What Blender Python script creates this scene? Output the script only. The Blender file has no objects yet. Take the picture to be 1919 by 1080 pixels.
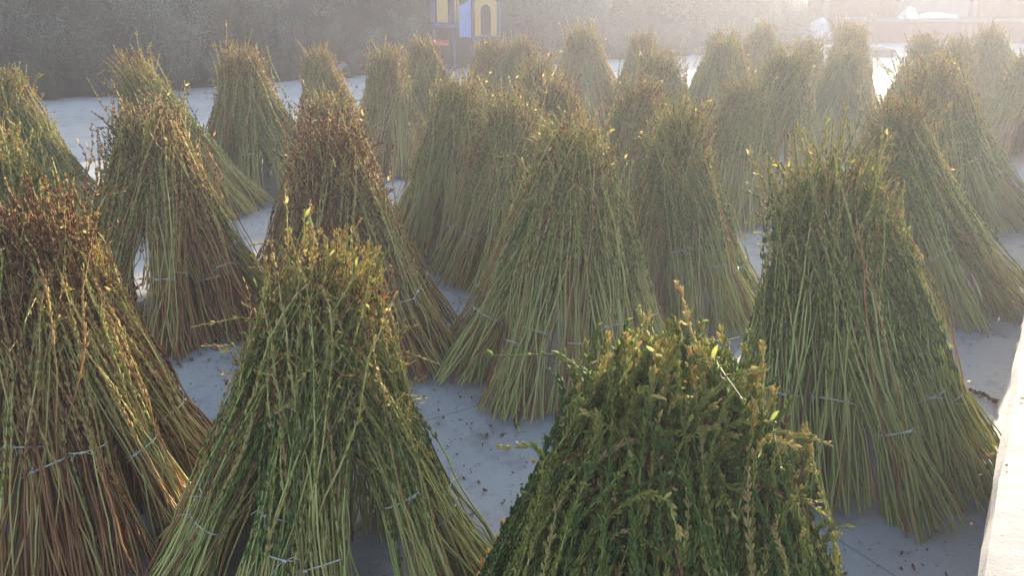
import bpy, math, random
import numpy as np
from mathutils import Vector, Matrix

rng = np.random.default_rng(7)
random.seed(7)
scene = bpy.context.scene
col = scene.collection
R = math.radians

# ------------------------------------------------------------------ camera
CAM_H = 2.3
cam_d = bpy.data.cameras.new('camera')
cam_d.lens = 30.0
cam_d.sensor_width = 36.0
cam_d.clip_end = 1500
cam = bpy.data.objects.new('camera', cam_d)
cam.location = (0, 0, CAM_H)
cam.rotation_euler = (R(90 - 20.6), 0, 0)
col.objects.link(cam)
scene.camera = cam

# ------------------------------------------------------------------ light
SUN_EL, SUN_AZ = 12.5, 26.5          # azimuth measured from +Y towards +X
SKY, SUN, EXPO = 0.15, 5.0, 2.0
w = bpy.data.worlds.new('World')
scene.world = w
w.use_nodes = True
nt = w.node_tree
sky = nt.nodes.new('ShaderNodeTexSky')
sky.sky_type = 'NISHITA'
sky.sun_disc = False
sky.sun_elevation = R(SUN_EL)
sky.sun_rotation = R(SUN_AZ)
sky.dust_density = 2.0
bg = nt.nodes['Background']
bg.inputs['Strength'].default_value = SKY
nt.links.new(sky.outputs[0], bg.inputs['Color'])
sun_d = bpy.data.lights.new('sun', 'SUN')
sun_d.energy = SUN
sun_d.angle = R(0.5)
sun_d.color = (1.0, 0.87, 0.68)
sun = bpy.data.objects.new('sun', sun_d)
sd = Vector((math.sin(R(SUN_AZ)) * math.cos(R(SUN_EL)), math.cos(R(SUN_AZ)) * math.cos(R(SUN_EL)), math.sin(R(SUN_EL))))
sun.rotation_euler = sd.to_track_quat('Z', 'Y').to_euler()
sun.location = (20, 45, 30)
col.objects.link(sun)
scene.view_settings.view_transform = 'Standard'
scene.view_settings.look = 'None'
scene.view_settings.exposure = EXPO
scene.view_settings.gamma = 1
scene.cycles.max_bounces = 6
scene.cycles.transparent_max_bounces = 6
scene.cycles.volume_bounces = 0

HAZE_DENSITY, HAZE_G = 0.0050, 0.48

# ------------------------------------------------------------------ helpers
def tag(o, label=None, cat=None, group=None, kind=None):
    if label: o['label'] = label
    if cat: o['category'] = cat
    if group: o['group'] = group
    if kind: o['kind'] = kind
    return o

def empty(name, loc, rz=0.0):
    o = bpy.data.objects.new(name, None)
    o.empty_display_size = 0.2
    o.location = loc
    o.rotation_euler = (0, 0, rz)
    col.objects.link(o)
    return o

def link(name, me, parent=None, mat=None):
    o = bpy.data.objects.new(name, me)
    if mat is not None and not me.materials: me.materials.append(mat)
    if parent: o.parent = parent
    col.objects.link(o)
    return o

def np_mesh(name, V, Q=None, T=None, attrs=None, smooth=True):
    """V (n,3); Q (m,4) quads; T (k,3) tris; attrs {name: per-vertex float}."""
    me = bpy.data.meshes.new(name)
    V = np.asarray(V, np.float32)
    Q = np.zeros((0, 4), np.int32) if Q is None or len(Q) == 0 else np.asarray(Q, np.int32)
    T = np.zeros((0, 3), np.int32) if T is None or len(T) == 0 else np.asarray(T, np.int32)
    me.vertices.add(len(V))
    me.vertices.foreach_set('co', V.ravel())
    nl = Q.size + T.size
    me.loops.add(nl)
    me.loops.foreach_set('vertex_index', np.concatenate([Q.ravel(), T.ravel()]))
    npoly = len(Q) + len(T)
    me.polygons.add(npoly)
    starts = np.concatenate([np.arange(len(Q)) * 4, Q.size + np.arange(len(T)) * 3]).astype(np.int32)
    me.polygons.foreach_set('loop_start', starts)
    if smooth:
        me.polygons.foreach_set('use_smooth', np.ones(npoly, bool))
    for k, a in (attrs or {}).items():
        at = me.attributes.new(k, 'FLOAT', 'POINT')
        at.data.foreach_set('value', np.asarray(a, np.float32))
    me.update(calc_edges=True)
    return me

class MB:
    """collects boxes, prisms and tubes into one mesh"""
    def __init__(s): s.v, s.f = [], []
    def add(s, vs, fs):
        b = len(s.v); s.v += [tuple(p) for p in vs]; s.f += [tuple(i + b for i in f) for f in fs]; return s
    def box(s, x0, x1, y0, y1, z0, z1):
        v = [(x, y, z) for z in (z0, z1) for y in (y0, y1) for x in (x0, x1)]
        return s.add(v, [(0, 2, 3, 1), (4, 5, 7, 6), (0, 1, 5, 4), (2, 6, 7, 3), (0, 4, 6, 2), (1, 3, 7, 5)])
    def tube(s, pts, rad, n=8):
        vs, fs = [], []
        pts = [Vector(p) for p in pts]
        for i, p in enumerate(pts):
            t = (pts[min(i + 1, len(pts) - 1)] - pts[max(i - 1, 0)]).normalized()
            a = t.orthogonal().normalized(); b = t.cross(a)
            r = rad[i] if hasattr(rad, '__len__') else rad
            vs += [p + (a * math.cos(k * 2 * math.pi / n) + b * math.sin(k * 2 * math.pi / n)) * r for k in range(n)]
        for i in range(len(pts) - 1):
            for k in range(n):
                fs.append((i * n + k, i * n + (k + 1) % n, (i + 1) * n + (k + 1) % n, (i + 1) * n + k))
        fs.append(tuple(range(n))[::-1]); fs.append(tuple((len(pts) - 1) * n + k for k in range(n)))
        return s.add(vs, fs)
    def prism(s, prof, axis, a0, a1):
        """extrude closed profile [(u,v)] along axis 'x' or 'y' (profile lies in the other horizontal axis and z)"""
        n = len(prof)
        P = (lambda u, v, a: (a, u, v)) if axis == 'x' else (lambda u, v, a: (u, a, v))
        vs = [P(u, v, a0) for u, v in prof] + [P(u, v, a1) for u, v in prof]
        fs = [tuple(range(n)), tuple(range(2 * n - 1, n - 1, -1))]
        fs += [(i, i + n, (i + 1) % n + n, (i + 1) % n) for i in range(n)]
        return s.add(vs, fs)
    def mesh(s, name, bevel=0.0):
        import bmesh
        me = bpy.data.meshes.new(name)
        me.from_pydata(s.v, [], s.f)
        bm = bmesh.new(); bm.from_mesh(me)
        bmesh.ops.recalc_face_normals(bm, faces=bm.faces)
        if bevel:
            bmesh.ops.bevel(bm, geom=[e for e in bm.edges if e.calc_face_angle(0) > 0.6], offset=bevel, segments=2, affect='EDGES', profile=0.6)
        bm.to_mesh(me); bm.free(); me.update()
        return me
    def build(s, name, mat, parent=None, bevel=0.0):
        return link(name, s.mesh(name, bevel), parent, mat)

# ------------------------------------------------------------------ materials
def new_mat(name):
    m = bpy.data.materials.new(name); m.use_nodes = True
    t = m.node_tree
    return m, t, t.nodes['Principled BSDF']

def node(t, typ, **kw):
    n = t.nodes.new(typ)
    for k, v in kw.items(): setattr(n, k, v)
    return n

def ramp(t, stops):
    r = t.nodes.new('ShaderNodeValToRGB')
    e = r.color_ramp.elements
    e[0].position, e[0].color = stops[0][0], (*stops[0][1], 1)
    e[1].position, e[1].color = stops[-1][0], (*stops[-1][1], 1)
    for p, c in stops[1:-1]:
        q = e.new(p); q.color = (*c, 1)
    return r

def plant_mat(name, stops, transl, rough=0.6, brown_gain=0.55):
    """colour by the plant's own dryness: vertex 'tone' plus the bundle's dryness held in the object colour"""
    m, t, b = new_mat(name)
    a = node(t, 'ShaderNodeAttribute', attribute_name='tone')
    oi = node(t, 'ShaderNodeObjectInfo')
    sep = node(t, 'ShaderNodeSeparateColor')
    t.links.new(oi.outputs['Color'], sep.inputs[0])
    k = node(t, 'ShaderNodeMath', operation='MULTIPLY'); k.inputs[1].default_value = brown_gain
    t.links.new(sep.outputs[0], k.inputs[0])
    s = node(t, 'ShaderNodeMath', operation='ADD', use_clamp=True)
    t.links.new(a.outputs['Fac'], s.inputs[0]); t.links.new(k.outputs[0], s.inputs[1])
    tc = node(t, 'ShaderNodeTexCoord')
    nz = node(t, 'ShaderNodeTexNoise'); nz.inputs['Scale'].default_value = 9.0; nz.inputs['Detail'].default_value = 3
    t.links.new(tc.outputs['Object'], nz.inputs['Vector'])
    nm = node(t, 'ShaderNodeMath', operation='MULTIPLY_ADD'); nm.inputs[1].default_value = 0.2; nm.inputs[2].default_value = -0.12
    t.links.new(nz.outputs[0], nm.inputs[0])
    s2 = node(t, 'ShaderNodeMath', operation='ADD', use_clamp=True)
    t.links.new(s.outputs[0], s2.inputs[0]); t.links.new(nm.outputs[0], s2.inputs[1])
    r = ramp(t, stops)
    t.links.new(s2.outputs[0], r.inputs[0])
    t.links.new(r.outputs[0], b.inputs['Base Color'])
    b.inputs['Roughness'].default_value = rough
    b.inputs['Specular IOR Level'].default_value = 0.15
    tr = node(t, 'ShaderNodeBsdfTranslucent')
    t.links.new(r.outputs[0], tr.inputs['Color'])
    mx = node(t, 'ShaderNodeMixShader'); mx.inputs[0].default_value = transl
    t.links.new(b.outputs[0], mx.inputs[1]); t.links.new(tr.outputs[0], mx.inputs[2])
    t.links.new(mx.outputs[0], t.nodes['Material Output'].inputs['Surface'])
    return m

STEM = plant_mat('dry_stem', [(0, (.055, .10, .03)), (.14, (.17, .22, .065)), (.34, (.43, .46, .145)), (.55, (.54, .49, .18)), (.78, (.46, .22, .09)), (1, (.20, .08, .05))], .2, brown_gain=.7)
HEAD = plant_mat('seed_head', [(0, (.06, .12, .035)), (.25, (.15, .20, .05)), (.5, (.34, .31, .075)), (.68, (.62, .47, .20)), (.85, (.34, .17, .075)), (1, (.17, .07, .045))], .5, brown_gain=.7)  # pale gold stop also colours the painted sunlit tips

def flat_mat(name, c, rough=.7, var=.15, scale=6.0, bump=0.0, spec=.3):
    m, t, b = new_mat(name)
    tc = node(t, 'ShaderNodeTexCoord')
    nz = node(t, 'ShaderNodeTexNoise'); nz.inputs['Scale'].default_value = scale; nz.inputs['Detail'].default_value = 6
    t.links.new(tc.outputs['Object'], nz.inputs['Vector'])
    r = ramp(t, [(.25, tuple(x * (1 - var) for x in c)), (.75, tuple(min(1, x * (1 + var)) for x in c))])
    t.links.new(nz.outputs[0], r.inputs[0]); t.links.new(r.outputs[0], b.inputs['Base Color'])
    b.inputs['Roughness'].default_value = rough
    b.inputs['Specular IOR Level'].default_value = spec
    if bump:
        bp = node(t, 'ShaderNodeBump'); bp.inputs['Strength'].default_value = bump; bp.inputs['Distance'].default_value = .02
        t.links.new(nz.outputs[0], bp.inputs['Height']); t.links.new(bp.outputs[0], b.inputs['Normal'])
    return m

def concrete_mat(name, c, joints=True):
    m, t, b = new_mat(name)
    g = node(t, 'ShaderNodeNewGeometry')
    big = node(t, 'ShaderNodeTexNoise'); big.inputs['Scale'].default_value = .55; big.inputs['Detail'].default_value = 5
    med = node(t, 'ShaderNodeTexNoise'); med.inputs['Scale'].default_value = 4.5; med.inputs['Detail'].default_value = 8; med.inputs['Roughness'].default_value = .65
    fine = node(t, 'ShaderNodeTexNoise'); fine.inputs['Scale'].default_value = 60; fine.inputs['Detail'].default_value = 4
    for n in (big, med, fine): t.links.new(g.outputs['Position'], n.inputs['Vector'])
    r1 = ramp(t, [(.3, tuple(x * .80 for x in c)), (.7, tuple(x * 1.10 for x in c))])
    t.links.new(big.outputs[0], r1.inputs[0])
    r2 = ramp(t, [(.28, (.50, .47, .44)), (.48, (1, 1, 1))])
    t.links.new(med.outputs[0], r2.inputs[0])
    mx = node(t, 'ShaderNodeMix', data_type='RGBA', blend_type='MULTIPLY'); mx.inputs[0].default_value = .8
    t.links.new(r1.outputs[0], mx.inputs[6]); t.links.new(r2.outputs[0], mx.inputs[7])
    # small dark specks of chaff
    sp = ramp(t, [(.30, (.40, .35, .29)), (.37, (1, 1, 1))])
    t.links.new(fine.outputs[0], sp.inputs[0])
    mx2 = node(t, 'ShaderNodeMix', data_type='RGBA', blend_type='MULTIPLY'); mx2.inputs[0].default_value = .8
    t.links.new(mx.outputs[2], mx2.inputs[6]); t.links.new(sp.outputs[0], mx2.inputs[7])
    out = mx2.outputs[2]
    if joints:
        br = node(t, 'ShaderNodeTexBrick'); br.offset = 0
        br.inputs['Scale'].default_value = 1; br.inputs['Mortar Size'].default_value = .006
        br.inputs['Brick Width'].default_value = 3.6; br.inputs['Row Height'].default_value = 3.2
        br.inputs['Color1'].default_value = br.inputs['Color2'].default_value = (1, 1, 1, 1); br.inputs['Mortar'].default_value = (.55, .53, .5, 1)
        mp = node(t, 'ShaderNodeMapping'); mp.inputs['Location'].default_value = (.8, -.5, 0); mp.inputs['Rotation'].default_value = (0, 0, R(-32))
        t.links.new(g.outputs['Position'], mp.inputs['Vector']); t.links.new(mp.outputs[0], br.inputs['Vector'])
        mx3 = node(t, 'ShaderNodeMix', data_type='RGBA', blend_type='MULTIPLY'); mx3.inputs[0].default_value = .7
        t.links.new(out, mx3.inputs[6]); t.links.new(br.outputs[0], mx3.inputs[7]); out = mx3.outputs[2]
    t.links.new(out, b.inputs['Base Color'])
    b.inputs['Roughness'].default_value = .75
    bp = node(t, 'ShaderNodeBump'); bp.inputs['Strength'].default_value = .5; bp.inputs['Distance'].default_value = .01
    t.links.new(med.outputs[0], bp.inputs['Height']); t.links.new(bp.outputs[0], b.inputs['Normal'])
    return m

PAD = concrete_mat('pad_concrete', (.33, .33, .325))
PARAPET = concrete_mat('parapet_concrete', (.29, .265, .245), joints=False)
EARTH = flat_mat('dry_earth', (.10, .08, .06), .95, .35, .8, .5)
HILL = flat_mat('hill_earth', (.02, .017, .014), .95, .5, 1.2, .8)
TWINE = flat_mat('pale_twine', (.44, .41, .34), .45, .15, 30)
ROCK = flat_mat('pale_rock', (.22, .22, .23), .85, .3, 3, .6)
SACK = flat_mat('white_sack', (.40, .40, .42), .6, .1, 5, .3)
YELLOW = flat_mat('yellow_plastic', (.36, .22, .07), .45, .08)
BLUE = flat_mat('blue_plastic', (.11, .18, .42), .45, .08)
PURPLE = flat_mat('violet_post', (.05, .045, .12), .5, .1)
RED = flat_mat('red_plastic', (.45, .05, .06), .45, .1)
BRICK = flat_mat('red_brown_wall', (.11, .045, .04), .9, .3, 4, .4)
DARKRED = flat_mat('dark_shed_wall', (.15, .06, .06), .9, .3, 2, .4)
CONC2 = flat_mat('ledge_concrete', (.13, .11, .11), .9, .2, 3, .3)
WHITEPANEL = flat_mat('white_panel', (.15, .13, .14), .7, .1)

def leafy_mat(name, stops, transl=.2):
    return plant_mat(name, stops, transl, rough=.75, brown_gain=.65)
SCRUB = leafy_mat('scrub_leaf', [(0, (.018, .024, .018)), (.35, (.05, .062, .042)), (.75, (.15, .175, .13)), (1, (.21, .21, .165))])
TWIG = flat_mat('bare_twig', (.07, .05, .04), .9, .3, 8)

# ------------------------------------------------------------------ setting
def foot(x):
    """y of the far edge of the concrete, where the hillside begins"""
    return np.interp(x, [-60, -20, -8.67, -6, -3.3, 1, 6, 11.4, 16, 60], [-14, 8.2, 16.3, 18.2, 20.3, 23.0, 25.4, 28.6, 31.5, 44])

gm = MB(); gm.add([(-240, -200, -.08), (240, -200, -.08), (240, 280, -.08), (-240, 280, -.08)], [(0, 1, 2, 3)])
tag(gm.build('ground', EARTH), 'bare brown earth around the concrete yard', 'ground', kind='structure')

xs = np.concatenate([np.linspace(-26, 20, 60)])
vs = [(x, -6.0, 0.0) for x in xs] + [(x, float(foot(x)) + .5, 0.0) for x in xs]
n = len(xs)
pad = MB(); pad.add(vs, [(i, i + 1, n + i + 1, n + i) for i in range(n - 1)])
tag(pad.build('concrete_yard', PAD), 'pale grey concrete drying yard littered with chaff', 'yard', kind='structure')

def hill_h(x, y):
    d = np.maximum(y - foot(x) + .2, 0)
    ridge = np.interp(x, [-70, -20, 1, 5, 9, 14, 60], [8, 9, 8.5, 6, 2.2, 1.2, 1.5])
    slope = np.interp(x, [-70, 1, 5, 9, 14, 60], [.9, .95, .8, .3, .12, .1])
    d2 = np.where(x > 9.5, np.maximum(d - 6.5 * np.clip((x - 9.5) / 2, 0, 1), 0), d)
    base = ridge * (1 - np.exp(-slope * d2 / ridge))
    bump = .35 * np.sin(x * 1.3 + y * .7) * np.sin(y * .9 - x * .4) + .2 * np.sin(x * 3.1 + 1) * np.sin(y * 2.7)
    return base + bump * np.clip(d2 / 2.5, 0, 1) * np.clip(ridge / 8, .1, 1) - .05
gx, gy = np.meshgrid(np.linspace(-60, 60, 150), np.linspace(0, 1, 60) ** 1.6)
gyy = foot(gx) - .3 + gy * 60
gz = hill_h(gx, gyy)
idx = np.arange(gx.size).reshape(gx.shape)
Q = np.stack([idx[:-1, :-1], idx[:-1, 1:], idx[1:, 1:], idx[1:, :-1]], -1).reshape(-1, 4)
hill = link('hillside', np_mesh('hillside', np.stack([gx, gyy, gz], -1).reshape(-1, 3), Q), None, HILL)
tag(hill, 'dark scrubby hillside rising behind the concrete yard', 'hillside', kind='structure')

# raised concrete terrace along the right edge: its flat top catches the sun
pd = Vector((1.74, 2.76, 0)).normalized(); pn = Vector((pd.y, -pd.x, 0))
P0 = Vector((1.81, 2.82, 0)) - pd * 6.5
TER_H = .75
par = MB()
secs = np.linspace(0, 13.4, 68)
prof = [(0.072, 0.0), (0.057, .3), (0.038, .68), (0.032, .733), (0.048, .75), (.5, .752), (1.5, .75), (3.4, .748), (3.45, .72), (3.46, 0)]
vs = []
for s_ in secs:
    for (u, v) in prof:
        j = random.gauss(0, .005) if .1 < v < .76 and u < 1 else 0
        vs.append(tuple(P0 + pd * s_ + pn * (u + j) + Vector((0, 0, v - .01 + (random.gauss(0, .002) if v > .1 else 0)))))
k = len(prof)
fs = [(i * k + a, (i + 1) * k + a, (i + 1) * k + a + 1, i * k + a + 1) for i in range(len(secs) - 1) for a in range(k - 1)]
fs += [tuple(range(k)), tuple((len(secs) - 1) * k + a for a in range(k))[::-1]]
par.add(vs, fs)
tag(par.build('concrete_terrace', PARAPET), 'raised pale concrete terrace edge with sunlit top along the right side of the yard', 'terrace')

# ------------------------------------------------------------------ sheaves of drying stalks
def pod_template():
    ts = [0.0, .28, .72, 1.0]; rr = [.35, 1.0, .8, .12]
    v = []
    for t_, r_ in zip(ts, rr):
        for a in range(4):
            an = a * math.pi / 2
            v.append((r_ * math.cos(an), r_ * math.sin(an) * .75, t_))
    q = [(i * 4 + a, i * 4 + (a + 1) % 4, (i + 1) * 4 + (a + 1) % 4, (i + 1) * 4 + a) for i in range(3) for a in range(4)]
    return np.array(v), np.array(q)
POD_V, POD_Q = pod_template()

def leaf_template():
    v, q = [], []
    n_ = 5
    for i in range(n_ + 1):
        t_ = i / n_
        wd = math.sin(math.pi * min(1, .12 + t_ * .88)) * .5 + .04
        cz = t_ - .35 * t_ ** 2.5; cx = .55 * t_ ** 2        # curls over
        v += [(cx + .10 * wd, -wd, cz), (cx, 0, cz), (cx + .10 * wd, wd, cz)]
    for i in range(n_):
        for a in range(2):
            q.append((i * 3 + a, i * 3 + a + 1, (i + 1) * 3 + a + 1, (i + 1) * 3 + a))
    return np.array(v), np.array(q)
LEAF_V, LEAF_Q = leaf_template()

def norm(a): return a / np.maximum(np.linalg.norm(a, axis=-1, keepdims=True), 1e-9)

def stamp(tv, tq, O, X, Y, Z, sx, sy, sz):
    """copies a template: O (n,3) origins, X/Y/Z axes, sizes"""
    V = O[:, None] + tv[None, :, 0, None] * (X * sx[:, None])[:, None] + tv[None, :, 1, None] * (Y * sy[:, None])[:, None] + tv[None, :, 2, None] * (Z * sz[:, None])[:, None]
    Qs = tq[None] + (np.arange(len(O)) * len(tv))[:, None, None]
    return V.reshape(-1, 3), Qs.reshape(-1, 4)

def sheaf_meshes(seed, sides=2, tip_sun=.34, N=78, L=1.5, tie=.45, pod_from=.36, pod_step=.021, pod_w=.0046, pod_l=.024, curl=1.0, leaf=1, stray=.10, foot_r=.15, top_r=.138):
    g = np.random.default_rng(seed)
    K = 16
    s = np.linspace(0, 1, K)
    ln = L * g.uniform(.70, 1.03, N); ln[g.random(N) < .15] *= .88; ln[g.random(N) < .06] *= 1.10
    th = g.uniform(0, 2 * np.pi, N)
    rho = np.sqrt(g.uniform(0.02, 1, N))
    th_top = th + g.normal(0, .7, N)
    rho_top = np.clip(rho + g.normal(0, .25, N), .05, 1.25)
    z = ln[:, None] * s[None]
    zt = tie
    low = np.clip(1 - z / zt, 0, 1)
    up = np.clip((z - zt) / (L - zt), 0, 1)
    tie_r = .078
    rad = tie_r * rho[:, None] + (foot_r - tie_r) * rho[:, None] * low ** 1.3 + (top_r * rho_top - tie_r * rho)[:, None] * up ** .8
    ang = th[:, None] + (th_top - th)[:, None] * up ** .7 + g.normal(0, .5, N)[:, None] * low
    x = rad * np.cos(ang); y = rad * np.sin(ang)
    # bows and wobbles
    bow = g.normal(0, .02, (N, 2))
    x += bow[:, :1] * np.sin(np.pi * s) + .01 * np.sin(np.pi * s)[None]
    y += bow[:, 1:] * np.sin(np.pi * s)
    for f_, a_ in ((2, .010), (5, .004)):
        x += a_ * g.normal(0, 1, (N, 1)) * np.sin(f_ * np.pi * s[None] + g.uniform(0, 6, (N, 1)))
        y += a_ * g.normal(0, 1, (N, 1)) * np.sin(f_ * np.pi * s[None] + g.uniform(0, 6, (N, 1)))
    kx = np.cumsum(g.normal(0, .0045, (N, K)), 1); ky = np.cumsum(g.normal(0, .0045, (N, K)), 1)
    x += kx - kx[:, 3:4]; y += ky - ky[:, 3:4]
    # stray stalks
    st = g.random(N) < stray
    da = g.uniform(0, 2 * np.pi, N)
    x += (st * g.uniform(.05, .2, N) * np.cos(da))[:, None] * s ** 2
    y += (st * g.uniform(.05, .2, N) * np.sin(da))[:, None] * s ** 2
    # wilting tips curl over
    d = np.clip((s - .80) / .20, 0, 1)
    cu = curl * g.gamma(1.6, .6, N)
    ca = np.where(g.random(N) < .6, ang[:, -1], g.uniform(0, 2 * np.pi, N))
    x += (cu * .055 * np.cos(ca))[:, None] * d ** 2
    y += (cu * .055 * np.sin(ca))[:, None] * d ** 2
    z = z - (cu * .06)[:, None] * d ** 3
    # feet sit flat on the ground once the bundle leans inwards (local +x is outward)
    fz = -x[:, :1] * .40 + g.uniform(0, .035, (N, 1))
    z = z + fz * (1 - s[None]) ** 2
    C = np.stack([x, y, z], -1)                                   # N,K,3
    Tn = norm(np.gradient(C, axis=1))
    ref = norm(np.stack([np.cos(th), np.sin(th), np.zeros(N)], -1))[:, None].repeat(K, 1)
    A = norm(np.cross(Tn, ref)); B = np.cross(Tn, A)
    r0 = g.uniform(.0026, .0056, N)
    rr = r0[:, None] * (1 - .62 * s[None])
    M = 4
    an = np.arange(M) * 2 * np.pi / M
    V = C[:, :, None] + rr[:, :, None, None] * (np.cos(an)[None, None, :, None] * A[:, :, None] + np.sin(an)[None, None, :, None] * B[:, :, None])
    base = (np.arange(N) * K * M)[:, None, None] + (np.arange(K - 1) * M)[None, :, None] + np.arange(M)[None, None]
    nxt = (np.arange(N) * K * M)[:, None, None] + (np.arange(K - 1) * M)[None, :, None] + ((np.arange(M) + 1) % M)[None, None]
    Qs = np.stack([base, nxt, nxt + M, base + M], -1).reshape(-1, 4)
    dry = np.clip(g.normal(.22, .17, N), 0, .9)                   # how dry each stalk is
    dry[g.random(N) < .10] += .35
    tone = np.clip(dry[:, None, None] - .12 + .24 * np.clip((1 - s) * 1.35, 0, 1)[None, :, None] + g.normal(0, .02, (N, K, 1)) + np.zeros((1, 1, M)), 0, 1)
    stems = np_mesh('sheaf_stems', V.reshape(-1, 3), Qs, attrs={'tone': tone.ravel()})
    stems.materials.append(STEM)
    # seed capsules in opposite pairs up the stalk
    O, Z, Rr, pt, sz = [], [], [], [], []
    def sample(i, t):
        f = t * (K - 1); k0 = np.minimum(f.astype(int), K - 2); fr = (f - k0)[:, None]
        return C[i, k0] * (1 - fr) + C[i, k0 + 1] * fr, norm(Tn[i, k0] * (1 - fr) + Tn[i, k0 + 1] * fr), A[i, k0]
    for i in range(N):
        t0 = np.clip(pod_from + g.normal(0, .10), .08, .8)
        stp = pod_step / ln[i]
        t = np.arange(t0, .995, stp)
        t = np.clip(t + g.normal(0, stp * .25, len(t)), 0, .998)
        t = t[g.random(len(t)) < .93]
        if not len(t): continue
        p, tn, a = sample(i, t)
        b = np.cross(tn, a)
        ph = (np.arange(len(t)) % 2) * (math.pi / 2) + g.normal(0, .35, len(t)) + g.uniform(0, 3)
        for side in np.arange(sides) * 2 * math.pi / sides:
            dirv = np.cos(ph + side)[:, None] * a + np.sin(ph + side)[:, None] * b
            O.append(p); Rr.append(dirv); Z.append(tn)
            taper = np.clip(1.25 - .55 * ((t - t0) / (1 - t0)), .5, 1.2)
            sz.append(taper * g.uniform(.55, 1.25, len(t)))
            pt.append(np.clip(dry[i] + g.normal(0, .07, len(t)) + tip_sun * np.clip((t - .82) / .15, 0, 1), 0, 1))  # wilted ends shifted to gold, painting in the sun's rim light
    O = np.concatenate(O); Z = np.concatenate(Z); Rr = np.concatenate(Rr); sz = np.concatenate(sz); pt = np.concatenate(pt)
    tilt = g.uniform(.10, .50, len(O))[:, None] * (1.5 if sides > 2 else 1)
    Zp = norm(Z + Rr * tilt); Yp = norm(np.cross(Zp, Rr)); Xp = np.cross(Yp, Zp)
    V1, Q1 = stamp(POD_V, POD_Q, O + Rr * .0015, Xp, Yp, Zp, sz * pod_w, sz * pod_w * 1.1, sz * pod_l)
    a1 = np.repeat(pt, len(POD_V))
    # withered leaves, mostly near the tips
    nl = leaf * N
    li = g.integers(0, N, nl)
    lt = np.clip(1 - np.abs(g.normal(0, .20, nl)), pod_from * .8, .99)
    p = np.zeros((nl, 3)); tn = np.zeros((nl, 3)); a = np.zeros((nl, 3))
    f = lt * (K - 1); k0 = np.minimum(f.astype(int), K - 2); fr = (f - k0)[:, None]
    p = C[li, k0] * (1 - fr) + C[li, k0 + 1] * fr; tn = Tn[li, k0]; a = A[li, k0]
    b = np.cross(tn, a)
    ph = g.uniform(0, 2 * np.pi, nl)[:, None]
    dirv = np.cos(ph) * a + np.sin(ph) * b
    zz = norm(tn * g.uniform(-.1, .9, (nl, 1)) + dirv)
    yy = norm(np.cross(zz, dirv + g.normal(0, .3, (nl, 3)))); xx = np.cross(yy, zz)
    ls = g.uniform(.02, .052, nl)
    V2, Q2 = stamp(LEAF_V, LEAF_Q, p, xx, yy, zz, -ls * g.uniform(.3, 1.3, nl), ls * g.uniform(.14, .3, nl), ls)
    a2 = np.repeat(np.clip(dry[li] + g.normal(.04, .12, nl), 0, 1), len(LEAF_V))
    heads = np_mesh('seed_heads', np.concatenate([V1, V2]), np.concatenate([Q1, Q2 + len(V1)]), attrs={'tone': np.concatenate([a1, a2])})
    heads.materials.append(HEAD)
    # flat pale string tied round the bundle, with a knot and loose ends
    tw = MB(); n_ = 22; pts = []
    ph0 = g.uniform(0, 6)
    tilt_ = g.normal(0, .12, 2)
    for i in range(n_ + 1):
        a_ = i / n_ * 2 * math.pi
        r_ = .077 + .003 * math.sin(3 * a_ + ph0)
        pts.append(((r_ + .028 * 0) * math.cos(a_) + .012, r_ * math.sin(a_), tie + tilt_[0] * r_ * math.cos(a_) + tilt_[1] * r_ * math.sin(a_)))
    vs = []
    for (px_, py_, pz_) in pts:
        cx_, cy_ = px_ - .012, py_
        for (dr, dz) in ((0, -.0028), (.0015, -.001), (.0015, .001), (0, .0028), (-.0015, 0)):
            q_ = 1 + dr / .082
            vs.append((cx_ * q_ + .012, cy_ * q_, pz_ + dz))
    tw.add(vs, [(i * 5 + k, (i + 1) * 5 + k, (i + 1) * 5 + (k + 1) % 5, i * 5 + (k + 1) % 5) for i in range(n_) for k in range(5)])
    ka = g.uniform(-1.0, 1.0)
    kp = Vector((.086 * math.cos(ka) + .012, .088 * math.sin(ka), tie + tilt_[0] * .08 * math.cos(ka) + tilt_[1] * .08 * math.sin(ka)))
    ou = Vector((math.cos(ka), math.sin(ka), 0)); sd_ = Vector((-ou.y, ou.x, 0))
    tw.tube([kp - sd_ * .012, kp + ou * .006, kp + sd_ * .012], [.003, .006, .003], 6)
    for sg in (-1, 1):
        e1 = kp + sd_ * sg * .02 + ou * .012 + Vector((0, 0, g.uniform(-.01, .02)))
        e2 = e1 + sd_ * sg * g.uniform(.01, .03) + ou * .008 + Vector((0, 0, -g.uniform(.0, .04)))
        tw.tube([kp, e1, e2], [.0016, .0016, .001], 4)
    twine = tw.mesh('twine'); twine.materials.append(TWINE)
    return stems, heads, twine

VAR = [sheaf_meshes(100 + i, tie=random.uniform(.36, .66), pod_from=random.choice((.40, .46, .52)), N=random.randint(74, 88)) for i in range(9)]
LEAFY = [sheaf_meshes(300 + i, tie=random.uniform(.38, .46), pod_from=.16, N=74, sides=3, tip_sun=.16, pod_step=.0185, pod_w=.0062, pod_l=.026, curl=.9, leaf=2, stray=.0, top_r=.17) for i in range(4)]
BARE = [sheaf_meshes(400 + i, tie=random.uniform(.38, .68), pod_from=.58, N=86, pod_step=.027, curl=.7, leaf=1) for i in range(4)]

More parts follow.
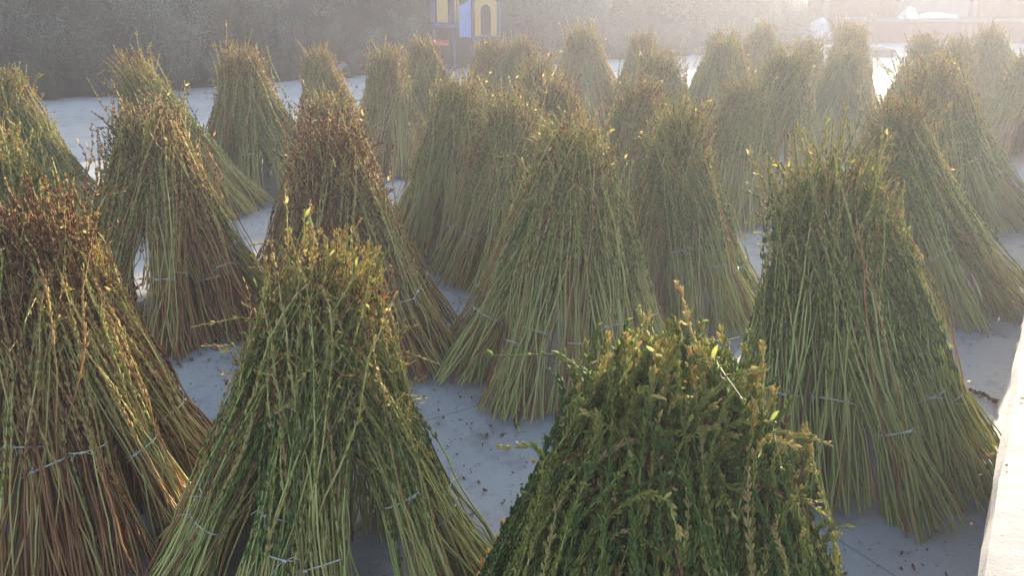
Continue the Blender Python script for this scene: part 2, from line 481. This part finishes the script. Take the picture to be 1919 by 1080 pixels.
GROUP = 'stooks of drying stalks standing in the yard'
def stook(x, y, h, r, lean, dry, label, n=10, kind=VAR, top=.10, seed=0):
    g = random.Random(seed * 13 + 5)
    if seed > 4: lean = (lean[0] + g.gauss(0, .05), lean[1] + g.gauss(0, .05)); r *= g.uniform(.94, 1.06)
    r = r * (1.03 if seed in (0, 1, 2, 3) else (1.2 if y > 9.5 else 1.12))
    root = empty('stook', (x, y, .004))
    tag(root, label, 'stook', GROUP)
    ph0 = g.uniform(0, 6.28)
    for i in range(n):
        inner = (i >= n - 4)
        a = ph0 + i / (n - 4) * 2 * math.pi + g.gauss(0, .12)
        rf = (r - .11) * (g.uniform(.9, 1.08) if not inner else g.uniform(.35, .72))
        f = Vector((rf * math.cos(a), rf * math.sin(a), 0))
        tp = (top * .55 - .008) * g.uniform(.5, 1.4) * (1 if not inner else .4)
        a2 = a + g.gauss(0, .3); tw = g.gauss(0, .075)
        aim = Vector((lean[0] + tp * math.cos(a2) - tw * math.sin(a), lean[1] + tp * math.sin(a2) + tw * math.cos(a), h * .86))
        zax = (aim - f).normalized()
        out = Vector((math.cos(a + g.gauss(0, .25)), math.sin(a + g.gauss(0, .25)), 0))
        yax = zax.cross(out).normalized(); xax = yax.cross(zax)
        sc = h / 1.46 / max(zax.z, .8) * g.uniform(.90, 1.08) * (.98 if not inner else 1.03)
        m = Matrix((xax, yax, zax)).transposed().to_4x4()
        m = Matrix.Translation(f) @ m @ Matrix.Scale(sc, 4)
        stems, heads, twine = g.choice(kind)
        so = link('sheaf', stems, root); so.matrix_local = m
        dr = min(1, max(0, dry * .9 - .03 + g.gauss(0, .11)))
        so.color = (dr * .85, 0, 0, 1)
        ho = link('seed_heads', heads, so); ho.color = (min(1, max(0, dr + g.gauss(0, .06))), 0, 0, 1)
        link('twine', twine, so)
    return root

STOOKS = [
 # x, y, height, base radius, lean, dryness, label, kind, top spread
 (.50, 2.12, 1.24, .80, (-.07, 0), .0, 'dense dark green stook with yellow pod strings, nearest at bottom right of centre', LEAFY, .20),
 (-.76, 2.85, 1.32, .69, (.09, 0), .22, 'large olive green stook with golden curled tips, nearest at bottom left of centre', VAR, .12),
 (-1.95, 3.29, 1.36, .68, (.02, 0), .84, 'rusty red brown stook cut by the left edge at the bottom corner', VAR, .12),
 (1.74, 3.80, 1.46, .70, (-.25, 0), .10, 'big green stook with a pale tied sheaf facing the camera, beside the terrace', BARE, .14),
 (-2.36, 5.50, 1.40, .68, (-.02, 0), .76, 'brown stook with pale straw stems directly above the olive and rusty front pair', BARE, .11),
 (-3.25, 8.25, 1.42, .68, (-.25, 0), .38, 'green topped stook half hidden behind the brown stook with pale stems', VAR, .11),
 (-2.72, 9.25, 1.42, .82, (-.04, 0), .48, 'sharply pointed brown and green stook standing alone before the open concrete', VAR, .06),
 (-2.28, 10.94, 1.28, .58, (-.05, 0), .50, 'small brown stook standing between the sharply pointed one and the slim ragged one', VAR, .10),
 (-4.46, 7.60, 1.40, .72, (0, 0), .18, 'dark green stook at the left edge beside the open concrete', VAR, .11),
 (-2.98, 4.95, 1.34, .62, (.0, 0), .34, 'green and brown stook at the left edge just behind the rusty corner stook', VAR, .12),
 (-1.0, 5.05, 1.38, .66, (0, 0), .84, 'dark brown round topped stook right behind the large olive stook', VAR, .12),
 (-1.35, 6.34, 1.34, .60, (.05, 0), .60, 'brown stook with golden tips peeping over the dark brown round topped stook', VAR, .09),
 (.34, 4.78, 1.44, .76, (.06, 0), .34, 'wide straw green stook in the middle whose pale sheaf foot spreads over the concrete', BARE, .14),
 (1.22, 5.70, 1.36, .60, (-.12, 0), .26, 'pale green narrow stook just right of the wide middle stook', BARE, .10),
 (0.0, 6.47, 1.36, .60, (0, 0), .46, 'brown tipped stook with splayed green feet left of the wide middle stook', BARE, .07),
 (-.52, 7.33, 1.36, .58, (.02, 0), .42, 'grey green stook with a flat bushy top behind the splayed footed stook', BARE, .10),
 (-1.45, 10.30, 1.36, .58, (-.05, 0), .52, 'slim brown stook with a ragged top left of the play tower', VAR, .08),
 (-1.05, 11.61, 1.34, .58, (0, 0), .56, 'small brown stook below the yellow panels of the play tower', VAR, .11),
 (-.41, 12.1, 1.30, .56, (0, 0), .56, 'small hazy brown stook under the blue panel of the play tower', VAR, .12),
 (.10, 12.36, 1.30, .56, (0, 0), .50, 'small bushy stook just right of the play tower', VAR, .12),
 (.24, 9.11, 1.34, .58, (0, 0), .46, 'brown mid distance stook in front of the bushy stook right of the play tower', VAR, .11),
 (.40, 7.87, 1.28, .58, (0, 0), .55, 'low drooping brown stook between the splayed footed stook and the glare', VAR, .13),
 (1.13, 13.43, 1.40, .66, (0, 0), .55, 'broad violet brown stook standing clear at the far edge of the concrete', BARE, .12),
 (1.02, 7.23, 1.34, .56, (0, 0), .40, 'hazy stook squeezed behind the wide middle stook and the narrow pale one', VAR, .10),
 (1.99, 12.98, 1.32, .56, (0, 0), .32, 'washed out grey green far stook right of the broad violet brown one', VAR, .12),
 (2.79, 9.14, 1.40, .66, (0, 0), .34, 'tall pointed stook with orange tips standing on open concrete right of the glare', BARE, .09),
 (2.75, 11.37, 1.36, .60, (0, 0), .26, 'pale green far stook left behind the pointed orange tipped stook', BARE, .12),
 (4.20, 14.9, 1.34, .56, (0, 0), .25, 'bleached bushy stook at the back, highest above the orange tipped stook', VAR, .14),
 (4.12, 12.5, 1.30, .50, (0, 0), .36, 'narrow orange tipped far stook wedged left of the round topped dark one', VAR, .08),
 (4.26, 11.2, 1.26, .58, (-.04, 0), .18, 'round topped dark green stook behind and right of the pointed orange tipped stook', BARE, .13),
 (5.85, 15.38, 1.34, .58, (0, 0), .36, 'pale far stook with a square bushy top in front of the low ledge wall', VAR, .14),
 (3.0, 6.07, 1.37, .70, (-.30, 0), .28, 'leaning stook with golden tufted tips right behind the big green terrace stook', VAR, .13),
 (4.40, 8.29, 1.38, .74, (-.36, 0), .36, 'large leaning stook with pale golden plume at the right, one behind the tufted one', VAR, .12),
 (5.92, 12.6, 1.30, .64, (0, 0), .50, 'dark squat stook in front of the low ledge with the white sacks', VAR, .14),
 (6.60, 12.7, 1.28, .56, (-.1, 0), .45, 'small brown far stook between the dark squat stook and the right edge', VAR, .10),
 (7.55, 13.3, 1.36, .66, (-.30, 0), .48, 'tall brown stook at the back close to the right edge', BARE, .12),
 (1.75, 10.1, 1.34, .56, (0, 0), .36, 'pale mid distance stook in the brightest haze left of the pointed orange tipped one', BARE, .11),
 (2.15, 8.15, 1.26, .54, (0, 0), .30, 'low green stook tucked in the gap behind the narrow pale green one', BARE, .11),
 (5.25, 13.7, 1.34, .56, (0, 0), .34, 'hazy green stook behind and right of the round topped dark one', BARE, .12),
 (3.15, 13.5, 1.34, .56, (0, 0), .30, 'bleached slim stook in the far row left of the bleached bushy one', BARE, .10),
 (4.95, 10.2, 1.32, .58, (0, 0), .40, 'brown tipped stook half hidden behind the large leaning one with pale plume', VAR, .12),
 (6.55, 10.94, 1.24, .62, (-.1, 0), .44, 'stook cut by the right edge of the picture beyond the terrace', BARE, .11),
]
for i, (x, y, h, r, lean, dry, lab, kind, top) in enumerate(STOOKS):
    stook(x, y, h, r, lean, dry, lab, n=(18 if i in (0, 1, 2, 3, 4, 12) else 15), kind=kind, top=top, seed=i)

# ------------------------------------------------------------------ litter on the concrete
g = np.random.default_rng(55)
n_ = 16000
cent = np.array([(s_[0], s_[1], s_[3]) for s_ in STOOKS])
ci = g.integers(0, len(cent), n_)
rad = cent[ci, 2] * (1.15 + np.abs(g.normal(0, .24, n_)))
an = g.uniform(0, 2 * np.pi, n_)
O = np.stack([cent[ci, 0] + rad * np.cos(an), cent[ci, 1] + rad * np.sin(an), np.full(n_, .008)], -1)
k = 1500
O[:k, 0] = g.uniform(-6, 6, k); O[:k, 1] = g.uniform(2, 12, k)
lat = (O - np.array(P0)) @ np.array(pn)
on = lat > -.02
O[on, 2] = .746
O = O[(~on) | ((lat < 1.2) & (g.random(n_) < .22))]; n_ = len(O)
th = g.uniform(0, 2 * np.pi, n_)
X = np.stack([np.cos(th), np.sin(th), g.normal(0, .25, n_)], -1); X = norm(X)
Zu = norm(np.stack([g.normal(0, .25, n_), g.normal(0, .25, n_), np.ones(n_)], -1))
Y = norm(np.cross(Zu, X)); Zu = np.cross(X, Y)
ls = g.uniform(.010, .030, n_) * (1 + .8 * (g.random(n_) < .12))
V, Qs = stamp(LEAF_V, LEAF_Q, O, Zu, Y, X, ls * .5, ls * g.uniform(.2, .5, n_), ls)
V[:, 2] = np.maximum(V[:, 2], .003)
lit = link('leaf_litter', np_mesh('leaf_litter', V, Qs, attrs={'tone': np.repeat(np.clip(g.normal(.8, .2, n_), 0, 1), len(LEAF_V))}), None, HEAD)
tag(lit, 'fallen dry leaves and chaff scattered round the stooks', 'leaf litter', kind='stuff')

# single stalks dropped on the concrete
def fallen(seed, x, y, rz, L, label, dry, bend=.1, heads_from=.3):
    g = np.random.default_rng(seed)
    n_ = 12; t_ = np.linspace(0, 1, n_)
    P = np.stack([L * (t_ - .5), bend * np.sin(t_ * 2.6), .010 + .012 * np.abs(np.sin(t_ * 7))], -1)
    m = MB(); m.tube([Vector(p) for p in P], list(.0042 - .0026 * t_), 6)
    o = m.build('fallen_stalk', None); o.data.materials.append(STEM); o.color = (dry, 0, 0, 1)
    o.location = (x, y, .004); o.rotation_euler = (0, 0, rz)
    tag(o, label, 'stalk', 'single stalks dropped on the concrete')
    k = 90
    tt = g.uniform(heads_from, 1, k) * (n_ - 1); k0 = np.minimum(tt.astype(int), n_ - 2); fr = (tt - k0)[:, None]
    O = P[k0] * (1 - fr) + P[k0 + 1] * fr
    T_ = norm(P[k0 + 1] - P[k0]); D = norm(g.normal(0, 1, (k, 3)) + np.array([0, 0, .5]))
    Zp = norm(T_ + .7 * D); Yp = norm(np.cross(Zp, D)); Xp = np.cross(Yp, Zp)
    sz_ = g.uniform(.7, 1.3, k)
    V, Qs = stamp(POD_V, POD_Q, O, Xp, Yp, Zp, sz_ * .006, sz_ * .006, sz_ * .024)
    V[:, 2] = np.maximum(V[:, 2], .002)
    me = np_mesh('fallen_seed_heads', V, Qs, attrs={'tone': np.repeat(np.clip(g.normal(.45, .12, k), 0, 1), len(POD_V))})
    me.materials.append(HEAD)
    h_ = link('seed_heads', me, o); h_.color = (dry, 0, 0, 1)
fallen(1, .05, 4.05, 1.5, .24, 'dark dry sprig lying on the concrete just below the wide middle stook', .8, .03, .1)
fallen(4, 2.62, 4.35, -1.0, .26, 'dark stalk lying beside the terrace just behind the foot of the big green stook', .85, .04)
fallen(5, .72, 4.15, 2.4, .28, 'short dark sprig right of the sprig below the wide middle stook', .9, .04, .1)

# ------------------------------------------------------------------ scrub on the hillside
def bush_meshes(seed, w_=1.0, h_=1.2, nleaf=6000, ntw=26):
    g = np.random.default_rng(seed)
    tw = MB(); tips = []
    for i in range(ntw):
        a = g.uniform(0, 6.28); sp = g.uniform(.15, 1) * w_ * .5
        hh = h_ * g.uniform(.55, 1.05)
        p = [Vector((.08 * math.cos(a), .08 * math.sin(a), -.05))]
        for k in range(1, 5):
            t_ = k / 4
            p.append(Vector((sp * t_ ** .8 * math.cos(a) + g.normal(0, .03), sp * t_ ** .8 * math.sin(a) + g.normal(0, .03), hh * t_)))
        tw.tube(p, [.014, .011, .008, .005, .003], 4)
        tips.append(np.array([[*q] for q in p]))
    tips = np.array(tips)
    i = g.integers(0, ntw, nleaf); t_ = np.clip(1 - np.abs(g.normal(0, .55, nleaf)), .06, 1) * 4
    k0 = np.minimum(t_.astype(int), 3); fr = (t_ - k0)[:, None]
    P = tips[i, k0] * (1 - fr) + tips[i, k0 + 1] * fr + g.normal(0, .075, (nleaf, 3)) * np.array([1, 1, .8])
    zz = norm(g.normal(0, 1, (nleaf, 3)) + np.array([0, 0, .9])); xx = norm(np.cross(zz, g.normal(0, 1, (nleaf, 3)))); yy = np.cross(zz, xx)
    ls = g.uniform(.03, .075, nleaf)
    V, Qs = stamp(LEAF_V, LEAF_Q, P, xx, yy, zz, ls * .5, ls * .22, ls)
    tone = np.repeat(np.clip(g.normal(.18, .05, nleaf) + (i % 5 - 2) * .05, 0, 1), len(LEAF_V))
    me = np_mesh('scrub_foliage', V, Qs, attrs={'tone': tone}); me.materials.append(SCRUB)
    tm = tw.mesh('scrub_twigs'); tm.materials.append(TWIG)
    return me, tm
BUSH = [bush_meshes(900 + i, w_=random.uniform(.8, 1.4), h_=random.uniform(.8, 1.5)) for i in range(6)]
g = random.Random(4)
cnt = 0
for row, (off, num) in enumerate(((-.12, 38), (.5, 34), (1.3, 30), (2.4, 26), (-.42, 64))):
    for j in range(num):
        x = -15 + (j + g.uniform(.1, .9)) / num * 24
        if row in (0, 1, 4) and -2.4 < x < .3: continue
        y = float(foot(x)) + off + g.uniform(-.25, .45)
        sc = g.uniform(.6, 1.35) * (1 if x < 3 else .8)
        if row == 4: sc = g.uniform(.22, .5)
        b = empty('scrub_bush', (x, y, float(hill_h(np.array([x]), np.array([y]))[0]) - .05), g.uniform(0, 6.28))
        b.scale = (sc, sc, sc * g.uniform(.85, 1.15))
        tag(b, 'grey green scrub bush in the thicket at the foot of the hillside', 'bush', 'scrub bushes along the hill foot')
        me, tm = g.choice(BUSH)
        fo = link('foliage', me, b); fo.color = (g.uniform(.35, 1) if row < 2 else g.uniform(0, .5), 0, 0, 1)
        link('stem', tm, b)
# brush further up reads as one mass
g = np.random.default_rng(77)
nb = 1900
bx = g.uniform(-26, 16, nb); by = foot(bx) + .35 + g.uniform(0, 1, nb) * 1.5 + g.uniform(0, 1, nb) ** 1.5 * 22
bz = hill_h(bx, by)
per = 170
bs = g.uniform(.25, .95, nb)
O = np.repeat(np.stack([bx, by, bz], -1), per, 0)
m_ = len(O)
sp = g.normal(0, 1, (m_, 3)); sp[:, 2] = np.abs(sp[:, 2])
S = np.repeat(bs, per)[:, None]
O = O + sp * S * np.array([.45, .45, .5])
zz = norm(sp * .5 + np.array([0, 0, .8]) + g.normal(0, .5, (m_, 3))); xx = norm(np.cross(zz, g.normal(0, 1, (m_, 3)))); yy = np.cross(zz, xx)
ls = g.uniform(.05, .14, m_)
V, Qs = stamp(LEAF_V[[0, 1, 2, 9, 10, 11, 15, 16, 17]], np.array([(0, 1, 4, 3), (1, 2, 5, 4), (3, 4, 7, 6), (4, 5, 8, 7)]), O, xx, yy, zz, ls * .4, ls * .22, ls)
tb = np.clip(np.repeat(g.normal(.12, .22, nb), per) + g.normal(0, .03, m_), 0, 1)
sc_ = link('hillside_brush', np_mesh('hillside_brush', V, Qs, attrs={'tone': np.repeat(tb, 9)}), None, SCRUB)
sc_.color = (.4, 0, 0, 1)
tag(sc_, 'dense dark brush covering the hillside above the thicket', 'brush', kind='stuff')

# ------------------------------------------------------------------ pale stones and sheets at the hill foot
def lump(name, seed, sx, sy, sz, mat, loc, rz, label, cat, flat=.0, group=None):
    import bmesh
    from mathutils import noise
    bm = bmesh.new()
    bmesh.ops.create_icosphere(bm, subdivisions=4, radius=1)
    off = Vector((seed * 3.1, seed * 1.7, seed))
    for v in bm.verts:
        d = 1 + .45 * noise.noise(v.co * 1.1 + off) + .16 * noise.noise(v.co * 3.2 + off) + .06 * noise.noise(v.co * 7 + off)
        v.co = Vector((v.co.x * d * sx, v.co.y * d * sy, max(v.co.z, -.35) * d * sz))
    me = bpy.data.meshes.new(name); bm.to_mesh(me); bm.free()
    me.polygons.foreach_set('use_smooth', np.ones(len(me.polygons), bool))
    o = link(name, me, None, mat)
    o.location = loc; o.rotation_euler = (0, 0, rz)
    tag(o, label, cat, group)
    return o
def on_foot(x, d): 
    y = float(foot(x)) + d
    return (x, y, max(0.0, float(hill_h(np.array([x]), np.array([y]))[0])) + .06)
lump('plastic_sheet', 1, .22, .16, .17, ROCK, on_foot(-7.9, -.05), .3, 'crumpled white plastic sheet caught on the brush at far left', 'plastic sheet')
lump('pale_stone', 2, .28, .2, .11, ROCK, on_foot(-5.95, -.1), .4, 'long flat pale stone left of the pointed stook at the concrete edge', 'stone')
lump('pale_stone', 3, .10, .1, .09, ROCK, on_foot(-5.35, -.12), 1.0, 'small round pale stone between the flat stone and the tall block', 'stone')
lump('pale_stone', 4, .24, .2, .22, ROCK, on_foot(-3.85, -.15), .2, 'upright pale stone block between the pointed stook and the small far stook', 'stone')
lump('pale_stone', 5, .24, .2, .10, ROCK, on_foot(2.2, -.1), .2, 'low pale stone at the foot of the slope behind the broad violet brown stook', 'stone')

# ------------------------------------------------------------------ play tower
pt_ = empty('play_tower', (-1.0, 20.9, 0), R(4))
pt_.scale = (.80, .9, .97)
tag(pt_, 'violet post play tower with a yellow arch panel and a blue side panel', 'play tower')
dz = .80
for (px_, py_) in ((-1.05, 0), (-.48, 0), (.10, 0), (.86, 0), (-1.05, .7), (.10, .7), (.86, .7)):
    m = MB(); m.tube([(px_, py_, -.08), (px_, py_, 2.6)], .055, 10); m.build('post', PURPLE, pt_)
m = MB(); m.box(.04, .92, -.06, .76, dz - .08, dz); m.build('platform', PURPLE, pt_, .01)
m = MB(); m.box(-1.11, .03, -.06, .76, dz + .22, dz + .30); m.build('platform', PURPLE, pt_, .01)
# yellow arch panel
pts_o = [(.16, dz + .02), (.16, dz + .78)] + [(.48 + .32 * math.cos(a), dz + .80 + .22 * math.sin(a)) for a in np.linspace(math.pi * .85, math.pi * .15, 9)] + [(.80, dz + .78), (.80, dz + .02)]
pts_i = [(.33, dz + .02), (.33, dz + .56)] + [(.48 + .15 * math.cos(a), dz + .58 + .17 * math.sin(a)) for a in np.linspace(math.pi * .97, math.pi * .03, 9)] + [(.63, dz + .56), (.63, dz + .02)]
m = MB(); N_ = len(pts_o)
vs = [(x, -.075, z) for x, z in pts_o] + [(x, -.075, z) for x, z in pts_i] + [(x, -.025, z) for x, z in pts_o] + [(x, -.025, z) for x, z in pts_i]
fs = []
for i in range(N_ - 1):
    fs += [(i, i + 1, N_ + i + 1, N_ + i), (2 * N_ + i, 3 * N_ + i, 3 * N_ + i + 1, 2 * N_ + i + 1), (i, 2 * N_ + i, 2 * N_ + i + 1, i + 1), (N_ + i, N_ + i + 1, 3 * N_ + i + 1, 3 * N_ + i)]
fs += [(0, N_, 3 * N_, 2 * N_), (N_ - 1, 3 * N_ - 1, 4 * N_ - 1, 2 * N_ - 1)]
m.add(vs, fs); m.build('arch_panel', YELLOW, pt_)
# blue angled side panel with a clipped corner, standing out in front of the post
m = MB(); m.prism([(-.30, dz), (.04, dz), (.04, dz + .86), (-.30, dz + .70)], 'y', -.14, -.07); m.build('side_panel', BLUE, pt_, .008)
m = MB(); m.box(-.94, -.62, -.04, 0, dz + .34, dz + 1.0); m.build('railing_panel', YELLOW, pt_, .01)
m = MB()
for q in np.linspace(-.42, -.34, 2): m.box(q, q + .05, -.03, .01, dz + .34, dz + 1.05)
m.box(-.44, -.28, -.035, .015, dz + .98, dz + 1.05); m.build('railing_panel', YELLOW, pt_, .005)
m = MB(); prof = [(-1.62, .10), (-1.50, .30), (-1.25, .62), (-1.10, .74), (-.62, .74), (-.62, .66), (-1.06, .66), (-1.2, .52), (-1.44, .20), (-1.62, .04)]
m.prism(prof, 'y', -.75, -.25); m.build('slide', RED, pt_, .01)
m = MB(); m.prism([(.0, 2.45), (.96, 2.45), (.48, 3.0)], 'y', -.15, .85); m.build('roof', BLUE, pt_, .01)
m = MB(); m.prism([(-1.15, 2.45), (-.02, 2.45), (-.58, 2.95)], 'y', -.15, .85); m.build('roof', RED, pt_, .01)

# ------------------------------------------------------------------ low wall, ledge and shed behind the right-hand stooks
wl = empty('ledge_wall', (13.2, 29.0, -.05), R(-4))
tag(wl, 'low red brown wall with a grey ledge on top behind the far right stooks', 'wall')
m = MB(); m.box(-2.6, 7.5, 0, .5, 0, .70); m.build('wall_face', BRICK, wl, .01)
m = MB(); m.box(-2.65, 7.55, -.08, .8, .702, .80); m.build('ledge', CONC2, wl, .015)
sh = empty('open_shed', (14.4, 31.2, -.06), R(-4))
tag(sh, 'dark red open fronted shed with posts behind the low ledge wall', 'shed')
m = MB(); m.box(-3.6, 7, 1.6, 1.8, 0, 2.5); m.build('back_wall', DARKRED, sh)
for px_ in (-3.4, -.9, 1.6, 4.2):
    m = MB(); m.box(px_ - .09, px_ + .09, -.1, .08, 0, 2.5); m.build('post', CONC2, sh, .01)
m = MB(); m.box(-3.8, 7.2, -.5, 2.0, 2.52, 2.62); m.build('roof', BRICK, sh, .01)
m = MB(); m.box(-.78, 1.44, -.03, .02, .75, 1.7); m.build('pale_board', WHITEPANEL, sh, .01)
m = MB(); m.box(1.75, 4.05, -.03, .02, .75, 1.75); m.build('red_board', BRICK, sh, .01)
lump('white_sack', 11, .30, .22, .26, SACK, (12.9, 29.1, .84), .2, 'bulging white sack on the ledge left of the long flat bundle', 'sack')
lump('white_bundle', 12, .75, .20, .12, SACK, (13.8, 29.15, .80), .05, 'long flat whitish bundle lying on the ledge beside the bulging sack', 'bundle')
lump('white_sack', 13, .34, .26, .34, SACK, (9.6, 24.6, .30), .6, 'white sack on a grey slab in front of the low wall', 'sack')
m = MB(); m.box(8.9, 10.5, 24.2, 25.1, 0, .2)
tag(m.build('stone_slab', CONC2, None, .02), 'grey concrete slab carrying a white sack before the low wall', 'slab')
lump('white_crate_cover', 14, .38, .3, .42, SACK, (10.2, 29.5, .25), .1, 'pale covered heap left of the ledge wall at the top of the picture', 'heap')

# ------------------------------------------------------------------ haze volume added over the yard to imitate lens flare veil
hz = MB(); hz.box(-250, 250, -210, 290, -1.1, 12.5)
m, t, b = new_mat('veil_haze')
t.nodes.remove(b)
pv = node(t, 'ShaderNodeVolumePrincipled')
pv.inputs['Color'].default_value = (.84, .86, 1.0, 1)
pv.inputs['Density'].default_value = HAZE_DENSITY
pv.inputs['Anisotropy'].default_value = HAZE_G
t.links.new(pv.outputs[0], t.nodes['Material Output'].inputs['Volume'])
tag(hz.build('haze', m), 'pale backlit haze added over the yard in place of lens flare veil', 'haze', kind='stuff')
